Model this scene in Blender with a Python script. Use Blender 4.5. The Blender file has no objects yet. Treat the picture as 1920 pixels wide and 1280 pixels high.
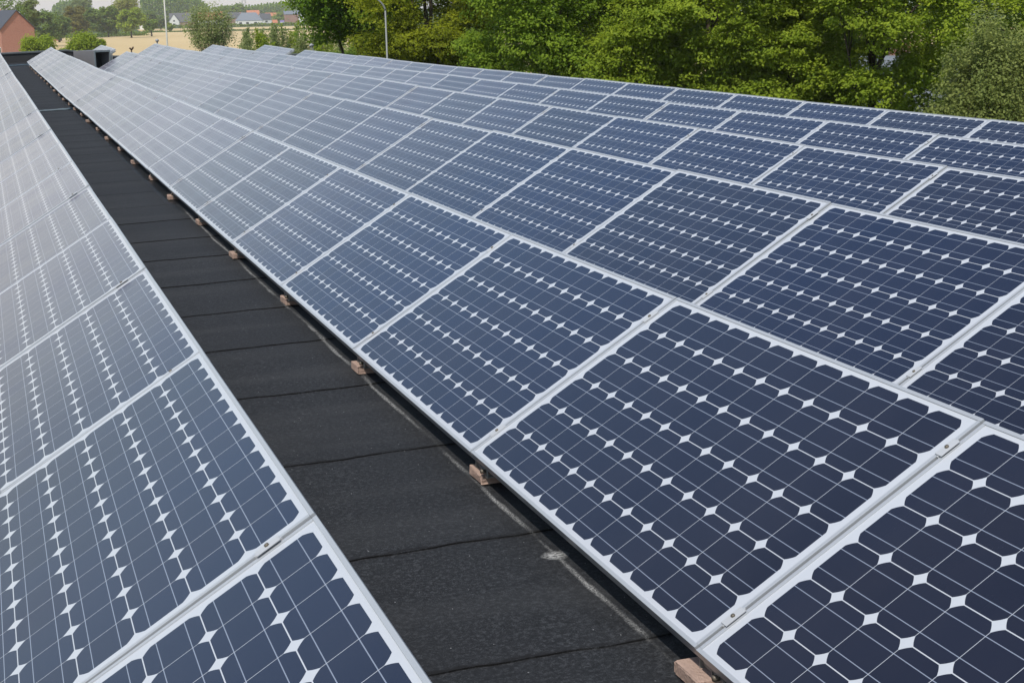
import bpy, bmesh, math, random
import numpy as np
from mathutils import Matrix, Vector

S = bpy.context.scene
COL = S.collection
rad = math.radians

# ------------------------------------------------------------------ camera
CAM = Vector((-1.30355, -2.78737, 1.32092))
R_ = Vector((0.947836, -0.317818, -0.024487))
U_ = Vector((0.089591, 0.191889, 0.977319))
F_ = Vector((0.30591, 0.928531, -0.210353))
FPX = 2930.85
cd = bpy.data.cameras.new('camera')
cam = bpy.data.objects.new('camera', cd)
COL.objects.link(cam)
cam.matrix_world = Matrix(((R_.x, U_.x, -F_.x, CAM.x), (R_.y, U_.y, -F_.y, CAM.y),
                           (R_.z, U_.z, -F_.z, CAM.z), (0, 0, 0, 1)))
cd.sensor_fit = 'HORIZONTAL'
cd.angle_x = 2 * math.atan(960 / FPX)
cd.clip_start = 0.05
cd.clip_end = 9000
S.camera = cam

# ------------------------------------------------------------------ light
SUN_EL = rad(56)
SUN_V = Vector((-math.sin(rad(42)) * math.cos(SUN_EL), -math.cos(rad(42)) * math.cos(SUN_EL), math.sin(SUN_EL)))
w = bpy.data.worlds.new('World')
S.world = w
w.use_nodes = True
nt = w.node_tree
nt.nodes.clear()
sky = nt.nodes.new('ShaderNodeTexSky')
sky.sky_type = 'NISHITA'
sky.sun_disc = False
sky.sun_elevation = SUN_EL
sky.sun_rotation = math.atan2(SUN_V.x, SUN_V.y)
sky.air_density = 1.5
sky.dust_density = 0.9
sky.ozone_density = 2.0
bg = nt.nodes.new('ShaderNodeBackground')
bg.inputs['Strength'].default_value = 0.13
out = nt.nodes.new('ShaderNodeOutputWorld')
hs = nt.nodes.new('ShaderNodeHueSaturation')      # a hazy, washed-out summer sky
hs.inputs['Saturation'].default_value = 1.0
nt.links.new(sky.outputs[0], hs.inputs['Color'])
veil = nt.nodes.new('ShaderNodeMix')               # thin pale veil, thicker towards the horizon
veil.data_type = 'RGBA'
tco = nt.nodes.new('ShaderNodeTexCoord')
sxyz = nt.nodes.new('ShaderNodeSeparateXYZ')
nt.links.new(tco.outputs['Generated'], sxyz.inputs[0])
inv = nt.nodes.new('ShaderNodeMath')
inv.operation = 'SUBTRACT'
inv.use_clamp = True
inv.inputs[0].default_value = 1.0
nt.links.new(sxyz.outputs[2], inv.inputs[1])
pw = nt.nodes.new('ShaderNodeMath')
pw.operation = 'POWER'
pw.inputs[1].default_value = 9.0
nt.links.new(inv.outputs[0], pw.inputs[0])
ma = nt.nodes.new('ShaderNodeMath')
ma.operation = 'MULTIPLY_ADD'
ma.inputs[1].default_value = 0.55
ma.inputs[2].default_value = 0.08
nt.links.new(pw.outputs[0], ma.inputs[0])
nt.links.new(ma.outputs[0], veil.inputs[0])
veil.inputs[7].default_value = (5.6, 5.45, 6.2, 1)
nt.links.new(hs.outputs[0], veil.inputs[6])
nt.links.new(veil.outputs[2], bg.inputs[0])
nt.links.new(bg.outputs[0], out.inputs[0])
sd = bpy.data.lights.new('sun', 'SUN')
sd.energy = 3.7
sd.angle = rad(0.6)
sd.color = (1.0, 0.95, 0.87)
so = bpy.data.objects.new('sun', sd)
COL.objects.link(so)
so.rotation_euler = (-SUN_V).to_track_quat('-Z', 'Y').to_euler()
so.location = (-40, -40, 60)
S.view_settings.view_transform = 'Standard'
S.view_settings.look = 'None'
S.view_settings.gamma = 1
S.view_settings.exposure = 0.1
S.view_settings.use_curve_mapping = False
S.cycles.max_bounces = 8
S.cycles.transparent_max_bounces = 8
S.cycles.volume_bounces = 1

# ------------------------------------------------------------------ helpers
GZ = -8.7                      # ground level (z = 0 is the low panel edge beside the walkway)


def ray(u, v):
    return F_ + R_ * ((u - 960) / FPX) - U_ * ((v - 640) / FPX)


def at(u, v, d):
    """the point seen at photo pixel (u, v), d metres away over the ground"""
    r = ray(u, v)
    return CAM + r * (d / math.hypot(r.x, r.y))


def link(o, parent=None):
    COL.objects.link(o)
    if parent is not None:
        o.parent = parent
    return o


def tag(o, label=None, cat=None, group=None, kind=None):
    for k, v in (('label', label), ('category', cat), ('group', group), ('kind', kind)):
        if v:
            o[k] = v
    return o


def empty(name, M=None, label=None, cat=None, group=None):
    o = bpy.data.objects.new(name, None)
    o.empty_display_size = 0.2
    COL.objects.link(o)
    if M is not None:
        o.matrix_world = M
    return tag(o, label, cat, group)


class MB:
    """collects shapes for ONE mesh object"""

    def __init__(self):
        self.v, self.f, self.m, self.s = [], [], [], []

    def add(self, verts, faces, mi=0, smooth=False):
        b = len(self.v)
        self.v += [tuple(x) for x in verts]
        self.f += [tuple(i + b for i in f) for f in faces]
        self.m += [mi] * len(faces)
        self.s += [smooth] * len(faces)

    def box(self, x0, x1, y0, y1, z0, z1, mi=0, M=None):
        vs = [Vector(p) for p in ((x0, y0, z0), (x1, y0, z0), (x1, y1, z0), (x0, y1, z0),
                                  (x0, y0, z1), (x1, y0, z1), (x1, y1, z1), (x0, y1, z1))]
        if M is not None:
            vs = [M @ p for p in vs]
        self.add(vs, [(0, 3, 2, 1), (4, 5, 6, 7), (0, 1, 5, 4), (1, 2, 6, 5), (2, 3, 7, 6), (3, 0, 4, 7)], mi)

    def tube(self, pts, rads, n=8, mi=0, cap=True):
        pts = [Vector(p) for p in pts]
        rings = []
        for i, p in enumerate(pts):
            a = pts[max(i - 1, 0)]
            b = pts[min(i + 1, len(pts) - 1)]
            t = (b - a).normalized()
            x = t.orthogonal().normalized() if abs(t.z) > .99 else t.cross(Vector((0, 0, 1))).normalized()
            y = t.cross(x)
            rings.append([p + (x * math.cos(2 * math.pi * k / n) + y * math.sin(2 * math.pi * k / n)) * rads[i] for k in range(n)])
        vs = [q for r in rings for q in r]
        fs = []
        for i in range(len(pts) - 1):
            for k in range(n):
                k2 = (k + 1) % n
                fs.append((i * n + k, i * n + k2, (i + 1) * n + k2, (i + 1) * n + k))
        if cap:
            fs.append(tuple(reversed(range(n))))
            fs.append(tuple((len(pts) - 1) * n + k for k in range(n)))
        self.add(vs, fs, mi, True)

    def prism(self, poly, axis_vec, mi=0):
        n = len(poly)
        a = [Vector(p) for p in poly]
        b = [p + Vector(axis_vec) for p in a]
        fs = [tuple(range(n)), tuple(reversed(range(n, 2 * n)))]
        fs += [(i, i + n, (i + 1) % n + n, (i + 1) % n) for i in range(n)]
        self.add(a + b, fs, mi)

    def mesh(self, name, mats, fix=True, bevel=0):
        me = bpy.data.meshes.new(name)
        me.from_pydata(self.v, [], self.f)
        for p, mi, s in zip(me.polygons, self.m, self.s):
            p.material_index = mi
            p.use_smooth = s
        bm = bmesh.new()
        bm.from_mesh(me)
        if fix:
            bmesh.ops.recalc_face_normals(bm, faces=bm.faces)
        if bevel:
            bmesh.ops.bevel(bm, geom=list(bm.edges), offset=bevel, segments=2, affect='EDGES', profile=.6)
        bm.to_mesh(me)
        bm.free()
        for m in (mats if isinstance(mats, (list, tuple)) else [mats]):
            me.materials.append(m)
        return me

    def obj(self, name, mats, parent=None, fix=True, bevel=0):
        return link(bpy.data.objects.new(name, self.mesh(name, mats, fix, bevel)), parent)


# ------------------------------------------------------------------ materials
class NB:
    """small node-building helper"""

    def __init__(self, name):
        self.m = bpy.data.materials.new(name)
        self.m.use_nodes = True
        self.t = self.m.node_tree
        self.p = self.t.nodes['Principled BSDF']
        self.o = self.t.nodes['Material Output']

    def n(self, typ, **kw):
        x = self.t.nodes.new(typ)
        for k, v in kw.items():
            setattr(x, k, v)
        return x

    def set(self, sock, val):
        if isinstance(val, bpy.types.NodeSocket):
            self.t.links.new(val, sock)
        elif isinstance(val, (tuple, list)) and len(val) == 3 and sock.type == 'RGBA':
            sock.default_value = (*val, 1)
        else:
            sock.default_value = val

    def math(self, op, a, b=None, c=None):
        x = self.n('ShaderNodeMath', operation=op)
        self.set(x.inputs[0], a)
        if b is not None:
            self.set(x.inputs[1], b)
        if c is not None:
            self.set(x.inputs[2], c)
        return x.outputs[0]

    def mix(self, fac, a, b, blend='MIX'):
        x = self.n('ShaderNodeMix', data_type='RGBA', blend_type=blend)
        self.set(x.inputs[0], fac)
        self.set(x.inputs[6], a)
        self.set(x.inputs[7], b)
        return x.outputs[2]

    def noise(self, vec, scale, detail=4, rough=.55, out=0):
        x = self.n('ShaderNodeTexNoise')
        if vec is not None:
            self.set(x.inputs['Vector'], vec)
        x.inputs['Scale'].default_value = scale
        x.inputs['Detail'].default_value = detail
        x.inputs['Roughness'].default_value = rough
        return x.outputs[out]

    def ramp(self, fac, stops):
        x = self.n('ShaderNodeValToRGB')
        e = x.color_ramp.elements
        while len(e) < len(stops):
            e.new(.5)
        for k, (p, c) in enumerate(stops):
            e[k].position = p
            e[k].color = (*c, 1) if len(c) == 3 else c
        self.set(x.inputs[0], fac)
        return x.outputs[0]

    def mapr(self, val, a, b, c=0., d=1.):
        x = self.n('ShaderNodeMapRange')
        self.set(x.inputs[0], val)
        for i, q in enumerate((a, b, c, d)):
            x.inputs[i + 1].default_value = q
        return x.outputs[0]

    def bump(self, h, strength, dist):
        x = self.n('ShaderNodeBump')
        x.inputs['Strength'].default_value = strength
        x.inputs['Distance'].default_value = dist
        self.set(x.inputs['Height'], h)
        self.t.links.new(x.outputs[0], self.p.inputs['Normal'])

    def obco(self):
        return self.n('ShaderNodeTexCoord').outputs['Object']

    def pos(self):
        return self.n('ShaderNodeNewGeometry').outputs['Position']


def simple(name, col, rough=.6, metal=0., var=.12, scale=3., spec=.5, bump=0.):
    b = NB(name)
    co = b.obco()
    f = b.noise(co, scale, 5)
    c = b.mix(f, tuple(x * (1 - var) for x in col), tuple(min(1, x * (1 + var)) for x in col))
    b.set(b.p.inputs['Base Color'], c)
    b.p.inputs['Roughness'].default_value = rough
    b.p.inputs['Metallic'].default_value = metal
    b.p.inputs['Specular IOR Level'].default_value = spec
    if bump:
        b.bump(b.noise(co, scale * 6, 4), bump, .01)
    return b.m


PW, PL = .8068, 1.590          # panel size up the slope and along the row


def mat_laminate():
    b = NB('solar_cells')
    sep = b.n('ShaderNodeSeparateXYZ')
    b.set(sep.inputs[0], b.obco())
    X, Y = sep.outputs[0], sep.outputs[1]

    def grid(c, start, pitch, n):
        t = b.math('DIVIDE', b.math('SUBTRACT', c, start), pitch)
        i = b.math('FLOOR', t)
        f = b.math('MULTIPLY', b.math('SUBTRACT', b.math('FRACT', t), .5), pitch)
        ins = b.math('MULTIPLY', b.math('GREATER_THAN', t, 0.), b.math('LESS_THAN', t, float(n)))
        return i, f, ins
    px, py = .1273, .1266
    ix, fx, inx = grid(X, (PW - 6 * px) / 2, px, 6)
    iy, fy, iny = grid(Y, (PL - 12 * py) / 2, py, 12)
    ax, ay = b.math('ABSOLUTE', fx), b.math('ABSOLUTE', fy)
    r2 = b.math('ADD', b.math('MULTIPLY', fx, fx), b.math('MULTIPLY', fy, fy))
    cell = b.math('MULTIPLY', b.math('LESS_THAN', ax, .06245), b.math('LESS_THAN', ay, .0626))
    cell = b.math('MULTIPLY', cell, b.math('LESS_THAN', r2, .0757 ** 2))
    cell = b.math('MULTIPLY', cell, b.math('MULTIPLY', inx, iny))
    bus = b.math('LESS_THAN', b.math('ABSOLUTE', b.math('SUBTRACT', ax, .0312)), .00095)
    # colour differs a little from module to module and from cell to cell
    oi = b.n('ShaderNodeObjectInfo').outputs['Random']
    cv = b.n('ShaderNodeCombineXYZ')
    b.set(cv.inputs[0], ix)
    b.set(cv.inputs[1], iy)
    b.set(cv.inputs[2], b.math('MULTIPLY', oi, 97.))
    wn = b.n('ShaderNodeTexWhiteNoise', noise_dimensions='3D')
    b.set(wn.inputs[0], cv.outputs[0])
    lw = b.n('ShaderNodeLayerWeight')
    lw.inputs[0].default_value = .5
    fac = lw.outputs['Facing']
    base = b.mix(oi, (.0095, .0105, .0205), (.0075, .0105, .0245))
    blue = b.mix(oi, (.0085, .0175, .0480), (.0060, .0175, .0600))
    base = b.mix(b.mapr(fac, .45, .72), base, blue)  # coating's slant-view blue reflection put into the base colour
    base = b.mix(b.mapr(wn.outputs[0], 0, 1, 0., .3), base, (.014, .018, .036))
    base = b.mix(bus, base, (.20, .23, .29))
    col = b.mix(cell, (.44, .46, .49), base)
    # thin dusty film streaked down the slope, plus sky glare painted at slant views
    mp = b.n('ShaderNodeMapping')
    mp.inputs['Scale'].default_value = (1.1, 2., 1.)
    b.set(mp.inputs[0], b.pos())
    st = b.noise(mp.outputs[0], 1.6, 5)
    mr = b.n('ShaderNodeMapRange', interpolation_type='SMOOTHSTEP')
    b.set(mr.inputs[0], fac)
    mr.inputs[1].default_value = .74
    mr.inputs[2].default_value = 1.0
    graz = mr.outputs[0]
    dust_glare = b.math('ADD', b.math('MULTIPLY', b.mapr(st, .3, .8), .012), b.math('MULTIPLY', graz, b.mapr(oi, 0, 1, .26, .46)))
    col = b.mix(dust_glare, col, (.60, .515, .53))
    b.set(b.p.inputs['Base Color'], col)
    b.set(b.p.inputs['Roughness'], b.mapr(st, .3, .7, .19, .25))
    b.p.inputs['IOR'].default_value = 1.37
    return b.m


def mat_roof():
    b = NB('bitumen_felt')
    pos = b.pos()
    uv = b.n('ShaderNodeUVMap')
    uv.uv_map = 'sheet'
    su = b.n('ShaderNodeSeparateXYZ')
    b.set(su.inputs[0], uv.outputs[0])
    sp = b.n('ShaderNodeSeparateXYZ')
    b.set(sp.inputs[0], pos)
    big = b.noise(pos, .9, 5, .6)
    mp = b.n('ShaderNodeMapping')
    mp.inputs['Scale'].default_value = (.35, 2.2, 1.)
    b.set(mp.inputs[0], pos)
    band = b.noise(mp.outputs[0], 1.3, 4)
    g1 = b.noise(pos, 260, 2, .7)
    g2 = b.noise(pos, 75, 3, .75)
    gran = b.math('ADD', b.math('MULTIPLY', g1, .4), b.math('MULTIPLY', g2, .6))
    c = b.ramp(gran, [(.38, (.0025, .0027, .0032)), (.50, (.0100, .0108, .0122)), (.60, (.044, .046, .050))])
    c = b.mix(b.mapr(big, .35, .7, 0, .6), c, (.011, .0115, .0135))
    c = b.mix(b.mapr(band, .48, .70, 0, .55), c, (.038, .0385, .0395))
    speck = b.n('ShaderNodeTexVoronoi', voronoi_dimensions='3D')
    b.set(speck.inputs['Vector'], pos)
    speck.inputs['Scale'].default_value = 42
    sm = b.math('LESS_THAN', speck.outputs['Distance'], .07)
    sr = b.n('ShaderNodeSeparateColor')
    b.set(sr.inputs[0], speck.outputs['Color'])
    sm = b.math('MULTIPLY', sm, b.math('GREATER_THAN', sr.outputs[0], .80))
    c = b.mix(sm, c, (.30, .30, .30))
    c = b.mix(b.mapr(b.noise(pos, 22, 4, .7), .40, .62, 0, .4), c, (.012, .0125, .014))
    # bitumen bleeding out of each lap
    wob = b.noise(pos, 7, 6, .78)
    lap = b.math('ADD', su.outputs[1], b.math('MULTIPLY', b.math('SUBTRACT', wob, .5), .075))
    lm = b.math('SUBTRACT', 1., b.mapr(b.math('ABSOLUTE', b.math('SUBTRACT', lap, .004)), .003, .012))
    lm = b.math('MULTIPLY', lm, b.mapr(b.noise(pos, 2.3, 3), .3, .5, .45, 1.))
    lm = b.math('MULTIPLY', lm, b.mapr(sp.outputs[1], 7., 10.5, 1., .12))
    c = b.mix(lm, c, (.0035, .003, .003))
    # lime left where rain drips off the lower panel edge
    wx = b.noise(pos, 1.3, 5, .6)
    cx = b.math('ADD', b.math('SUBTRACT', sp.outputs[0], .018), b.math('MULTIPLY', b.math('SUBTRACT', wx, .5), .045))
    wd = b.noise(pos, 5.5, 4, .7)
    cm = b.math('SUBTRACT', 1., b.mapr(b.math('SUBTRACT', b.math('ABSOLUTE', cx), b.math('MULTIPLY', b.math('SUBTRACT', wd, .45), .022)), .001, .009))
    cm = b.math('MULTIPLY', cm, b.mapr(b.noise(pos, 190, 3, .85), .42, .60))
    cm = b.math('MULTIPLY', cm, b.mapr(b.noise(pos, 2.6, 4, .65), .38, .60, .10, 1.))
    cm = b.math('MULTIPLY', cm, b.math('SUBTRACT', 1., b.mapr(sp.outputs[1], 8.2, 9.4)))
    # one chalky lump on it
    vs_ = b.n('ShaderNodeVectorMath', operation='DISTANCE')
    b.set(vs_.inputs[0], pos)
    vs_.inputs[1].default_value = (.02, .90, -.104)
    lump = b.math('SUBTRACT', 1., b.mapr(b.math('ADD', vs_.outputs['Value'], b.math('MULTIPLY', b.math('SUBTRACT', wd, .5), .05)), .012, .036))
    cm = b.math('MAXIMUM', cm, b.math('MULTIPLY', lump, b.mapr(b.noise(pos, 120, 3, .8), .35, .6)))
    c = b.mix(b.math('MULTIPLY', cm, .85), c, (.42, .42, .41))
    b.set(b.p.inputs['Base Color'], c)
    # farther on the drip line is still damp
    wm = b.math('SUBTRACT', 1., b.mapr(b.math('ABSOLUTE', b.math('ADD', cx, .01)), .02, .07))
    wm = b.math('MULTIPLY', wm, b.mapr(sp.outputs[1], 8.4, 9.6))
    b.set(b.p.inputs['Roughness'], b.math('SUBTRACT', .86, b.math('MULTIPLY', wm, .55)))
    b.p.inputs['Specular IOR Level'].default_value = .35
    b.bump(gran, .55, .004)
    return b.m


def mat_brick(name, c1, c2, mortar):
    b = NB(name)
    co = b.obco()
    sp = b.n('ShaderNodeSeparateXYZ')
    b.set(sp.inputs[0], co)
    cm = b.n('ShaderNodeCombineXYZ')
    b.set(cm.inputs[0], b.math('ADD', sp.outputs[0], sp.outputs[1]))
    b.set(cm.inputs[1], sp.outputs[2])
    br = b.n('ShaderNodeTexBrick')
    b.set(br.inputs['Vector'], cm.outputs[0])
    br.inputs['Scale'].default_value = 1.
    br.inputs['Brick Width'].default_value = .22
    br.inputs['Row Height'].default_value = .07
    br.inputs['Mortar Size'].default_value = .01
    br.inputs['Color1'].default_value = (*c1, 1)
    br.inputs['Color2'].default_value = (*c2, 1)
    br.inputs['Mortar'].default_value = (*mortar, 1)
    st = b.noise(co, .9, 6, .65)
    c = b.mix(b.mapr(st, .56, .72, 0, .45), br.outputs[0], tuple(x * .55 for x in c1))
    b.set(b.p.inputs['Base Color'], c)
    b.p.inputs['Roughness'].default_value = .9
    return b.m


def mat_leaf(name, dark, light, trans=.5):
    b = NB(name)
    at_ = b.n('ShaderNodeAttribute')
    at_.attribute_name = 'tint'
    rnd = b.n('ShaderNodeNewGeometry').outputs['Random Per Island']
    s = b.n('ShaderNodeSeparateColor')
    b.set(s.inputs[0], at_.outputs['Color'])
    f = b.math('ADD', b.math('MULTIPLY', s.outputs[0], .78), b.math('MULTIPLY', rnd, .22))
    c = b.mix(f, dark, light)
    b.set(b.p.inputs['Base Color'], c)
    b.p.inputs['Roughness'].default_value = .55
    b.p.inputs['Specular IOR Level'].default_value = .12
    tr = b.n('ShaderNodeBsdfTranslucent')
    b.set(tr.inputs[0], b.mix(.5, c, light))
    mx = b.n('ShaderNodeMixShader')
    mx.inputs[0].default_value = trans
    b.t.links.new(b.p.outputs[0], mx.inputs[1])
    b.t.links.new(tr.outputs[0], mx.inputs[2])
    b.t.links.new(mx.outputs[0], b.o.inputs[0])
    return b.m


def mat_field(name, c1, c2, scale=.02):
    b = NB(name)
    pos = b.pos()
    mp = b.n('ShaderNodeMapping')
    mp.inputs['Scale'].default_value = (1., .25, 1.)
    mp.inputs['Rotation'].default_value = (0, 0, rad(35))
    b.set(mp.inputs[0], pos)
    f = b.noise(mp.outputs[0], scale, 6, .6)
    g = b.noise(pos, 1.5, 3)
    c = b.mix(b.mapr(f, .35, .65), c1, c2)
    c = b.mix(b.math('MULTIPLY', g, .25), c, tuple(x * .6 for x in c1))
    b.set(b.p.inputs['Base Color'], c)
    b.p.inputs['Roughness'].default_value = .95
    b.p.inputs['Specular IOR Level'].default_value = .1
    return b.m


M_ALU = simple('anodised_aluminium', (.42, .435, .45), .36, .30, .08, 8, .5)
M_ALUD = simple('clamp_aluminium', (.44, .45, .46), .5, .15, .1, 20)
M_BOLT = simple('brass_bolt', (.15, .13, .10), .55, .5, .2, 40)
M_GALV = simple('galvanised_steel', (.30, .31, .30), .5, .7, .25, 30)
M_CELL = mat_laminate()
M_BACK = simple('backsheet', (.55, .55, .55), .6)
M_ROOF = mat_roof()
M_PAVER = simple('pink_paver', (.37, .265, .215), .95, 0, .34, 22, .1, .6)
M_COPE = simple('grey_coping', (.075, .085, .09), .5, 0, .2, 4)
M_DUCT = simple('duct_metal', (.17, .165, .17), .55, .2, .12, 3)
M_DUCTE = simple('duct_edge', (.27, .30, .30), .45, .4, .08, 5)
M_DARK = simple('shade_black', (.012, .011, .010), .8)  # near-black standing for shade in the box and on the shed
M_RUST = simple('rusty_iron', (.075, .045, .03), .8, .2, .3, 20)
M_GREYP = simple('grey_plastic', (.28, .29, .30), .5, 0, .1, 10)
M_POLE = simple('mast_paint', (.48, .46, .40), .5, .1, .1, 2)
M_LAMP = simple('lamp_post_paint', (.21, .22, .21), .55, .1, .1, 2)
M_BARK = simple('bark', (.085, .068, .048), .95, 0, .4, 4, .1, .6)
M_WATER = NB('rain_water')
M_WATER.p.inputs['Base Color'].default_value = (.015, .035, .05, 1)
M_WATER.p.inputs['Roughness'].default_value = .3
M_WATER.p.inputs['Specular IOR Level'].default_value = .2
M_WATER.p.inputs['IOR'].default_value = 1.33
M_WATER = M_WATER.m
M_GRASS = mat_field('meadow_grass', (.055, .085, .025), (.085, .11, .035))
M_STRAW = mat_field('dry_straw', (.50, .375, .195), (.58, .44, .24), .012)
M_VERGE = mat_field('dark_verge', (.045, .075, .030), (.06, .09, .035))
M_BRICK = mat_brick('orange_brick', (.37, .142, .095), (.31, .11, .072), (.34, .23, .18))
M_BRICK2 = mat_brick('red_brick', (.30, .12, .08), (.25, .10, .07), (.35, .28, .24))
M_RENDER = simple('white_render', (.66, .64, .60), .85, 0, .08, 1)
M_SLATE = simple('slate_tiles', (.060, .062, .072), .6, 0, .25, 3)
M_GTILE = simple('grey_roof_tiles', (.14, .16, .19), .55, 0, .2, 3)
M_OTILE = simple('orange_roof_tiles', (.42, .155, .075), .7, 0, .2, 3)
M_WHITE = simple('white_paint', (.75, .75, .74), .5, 0, .04, 2)
M_GLASS = simple('dark_window_glass', (.03, .035, .04), .1)
M_VIOLET = simple('violet_paint', (.32, .24, .55), .6)
M_CREAM = simple('cream_paint', (.62, .52, .36), .7)
M_GREENF = simple('green_mesh', (.035, .10, .07), .7)

# ------------------------------------------------------------------ roof profile found from the photograph
KN = np.array([0, 5, 10, 15, 20, 25, 30, 35, 40, 45.])
KZ = np.array([0, -.0047, -.0023, .0021, .0067, -.0068, .0101, .0218, .0274, .0612])
KM = np.gradient(KZ, KN)


def zprof(y):
    if y < 0:
        return KM[0] * y
    if y > 45:
        return KZ[-1] + KM[-1] * (y - 45)
    i = min(int(y // 5), 8)
    h = 5.
    s = (y - KN[i]) / h
    return ((2 * s ** 3 - 3 * s * s + 1) * KZ[i] + (s ** 3 - 2 * s * s + s) * h * KM[i]
            + (-2 * s ** 3 + 3 * s * s) * KZ[i + 1] + (s ** 3 - s * s) * h * KM[i + 1])


PITCH, PP = 1.51505, 1.5975
ROW_Y = [.0179, 0., 3.2469, 4.6769, 7.0790, 8.6304]
ROW_DX = [.0449, 0, -.0176, .0018, .0068, .0096]
ROW_DZ = [-.0304, 0, .0273, -.0168, -.0805, -.135]
ROW_YW = [-.00087, -.00139, -.00367, -.00044, .00189, .00263]
HR = .102                       # roof surface below the low panel edge


def rowbase(r):
    return (r - 1) * PITCH + ROW_DX[r]


XS = [rowbase(r) for r in range(6)]


def roofz(x, y):
    return float(np.interp(x, XS, ROW_DZ)) + zprof(y) - HR


def low(r, n):
    y = ROW_Y[r] + n * PP
    return Vector((rowbase(r) + ROW_YW[r] * y, y, zprof(y) + ROW_DZ[r]))


def tilt(r, y):
    return .5438 - .00798 * y / 10 - .01065 * (r - 1) / 5


# ------------------------------------------------------------------ the building under the panels
rng = random.Random(5)
bld = empty('building', None, 'building under the solar panels with a flat black felt roof and low parapet', 'building')
X0, X1, Y0, Y1 = -4.2, 9.0, -7.0, 47.4
laps = [-6.2, -5.3, -4.35, -3.4, -2.5, -1.55, -.62, .30, 1.10, 2.03, 2.99, 3.89, 4.75, 5.64, 6.58, 7.42, 8.38]
while laps[-1] < 46:
    laps.append(laps[-1] + rng.uniform(.88, 1.0))
edges = [Y0] + laps + [Y1]
me = bpy.data.meshes.new('roof')
vs, fs, uvs = [], [], []
def lapw(k, x):
    q_ = k * 2.7
    return .007 * math.sin(x * 3.1 + q_) + .005 * math.sin(x * 9.7 + q_ * 1.7) + .0035 * math.sin(x * 23 + q_ * 2.3) + .002 * math.sin(x * 51 + q_)


xs = list(np.arange(X0, -1.5, .3)) + list(np.arange(-1.5, .8, .04)) + list(np.arange(.8, X1 + .01, .3))
if xs[-1] < X1:
    xs.append(X1)
for ke, (a, b_) in enumerate(zip(edges[:-1], edges[1:])):
    ys = np.linspace(a, b_, 4)
    base = len(vs)
    for j, y in enumerate(ys):
        for x in xs:
            f_ = (y - a) / (b_ - a)
            vs.append((x, y + lapw(ke, x) * (1 - f_) + lapw(ke + 1, x) * f_, roofz(x, y) + (.0042 if a < 9 else .0012) * (1 - (y - a) / (b_ - a))))
            uvs.append((x, y - a))
    nx = len(xs)
    for j in range(3):
        for i in range(nx - 1):
            fs.append((base + j * nx + i, base + j * nx + i + 1, base + (j + 1) * nx + i + 1, base + (j + 1) * nx + i))
    # little upstand at the near edge of the sheet (the visible lap)
    for i in range(nx - 1):
        p, q_ = base + i, base + i + 1
        k = len(vs)
        for t in (p, q_):
            vs.append((vs[t][0], vs[t][1] + .0005, vs[t][2] - (.006 if a < 9 else .0045)))
            uvs.append((uvs[t][0], 0.))
        fs.append((k, k + 1, q_, p))
me.from_pydata(vs, [], fs)
ul = me.uv_layers.new(name='sheet')
li = np.empty(len(me.loops), dtype=np.int32)
me.loops.foreach_get('vertex_index', li)
ul.data.foreach_set('uv', np.array(uvs, dtype=np.float32)[li].ravel())
me.materials.append(M_ROOF)
link(bpy.data.objects.new('roof', me), bld)
m = MB()
m.box(X0 - .25, X1 + .25, Y0 - .25, Y1 + .40, GZ, -1.2)
m.obj('wall', M_BRICK2, bld)
m = MB()
zf = roofz(0, Y1)
def ptop(x):
    return roofz(x, Y1) + float(np.interp(x, [1.2, 2.6], [.27, .07]))


def rim(mb, off0, off1, ya, yb, zlo=None):
    xs_ = [X0 - .25, -1.5, 0, 1.2, 1.9, 2.6, 3.5, 4.5, 6, X1 + .25]
    for p, q_ in zip(xs_[:-1], xs_[1:]):
        z0, z1 = ptop(p), ptop(q_)
        l0, l1 = (zlo, zlo) if zlo is not None else (z0 + off0, z1 + off0)
        mb.add([(p, ya, l0), (q_, ya, l1), (q_, yb, l1), (p, yb, l0), (p, ya, z0 + off1), (q_, ya, z1 + off1), (q_, yb, z1 + off1), (p, yb, z0 + off1)],
               [(0, 3, 2, 1), (4, 5, 6, 7), (0, 1, 5, 4), (2, 3, 7, 6)])


rim(m, 0, 0, Y1, Y1 + .40, -1.2)
m.box(X0 - .25, X0, Y0, Y1, -1.2, .02)
m.box(X1, X1 + .25, Y0, Y1, -1.2, -.13)
m.box(X0 - .25, X1 + .25, Y0 - .25, Y0, -1.2, .0)
par = m.obj('parapet', simple('parapet_felt', (.022, .022, .024), .85, 0, .3, 4), bld)
m = MB()
rim(m, .002, .045, Y1 - .03, Y1 + .43)
m.obj('coping', M_COPE, par)



def puddle(x0, x1, yc, wid, seed, label):
    r = random.Random(seed)
    m = MB()
    n = 22
    top, bot = [], []
    for i in range(n):
        t = i / (n - 1)
        x = x0 + (x1 - x0) * t
        e = math.sin(math.pi * min(max(t, .03), .97)) ** .4
        c = yc + .12 * (t - .5) * 2 + r.uniform(-.03, .03)
        top.append((x, c + wid * .5 * e * r.uniform(.7, 1.2), roofz(x, c) + .010))
        bot.append((x, c - wid * .5 * e * r.uniform(.7, 1.2), roofz(x, c) + .010))
    for i in range(n - 1):
        m.add([bot[i], bot[i + 1], top[i + 1], top[i]], [(0, 1, 2, 3)], 0, True)
    o = m.obj('puddle', M_WATER)
    tag(o, label, 'puddle', None, 'structure')


puddle(-.75, .22, 22.75, .38, 1, 'thin blue rain puddle lying across the walkway')
puddle(-.85, .15, 45.3, .9, 2, 'rain puddle below the far parapet')

# ------------------------------------------------------------------ solar panels
FR, FH = .0100, .040


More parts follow.
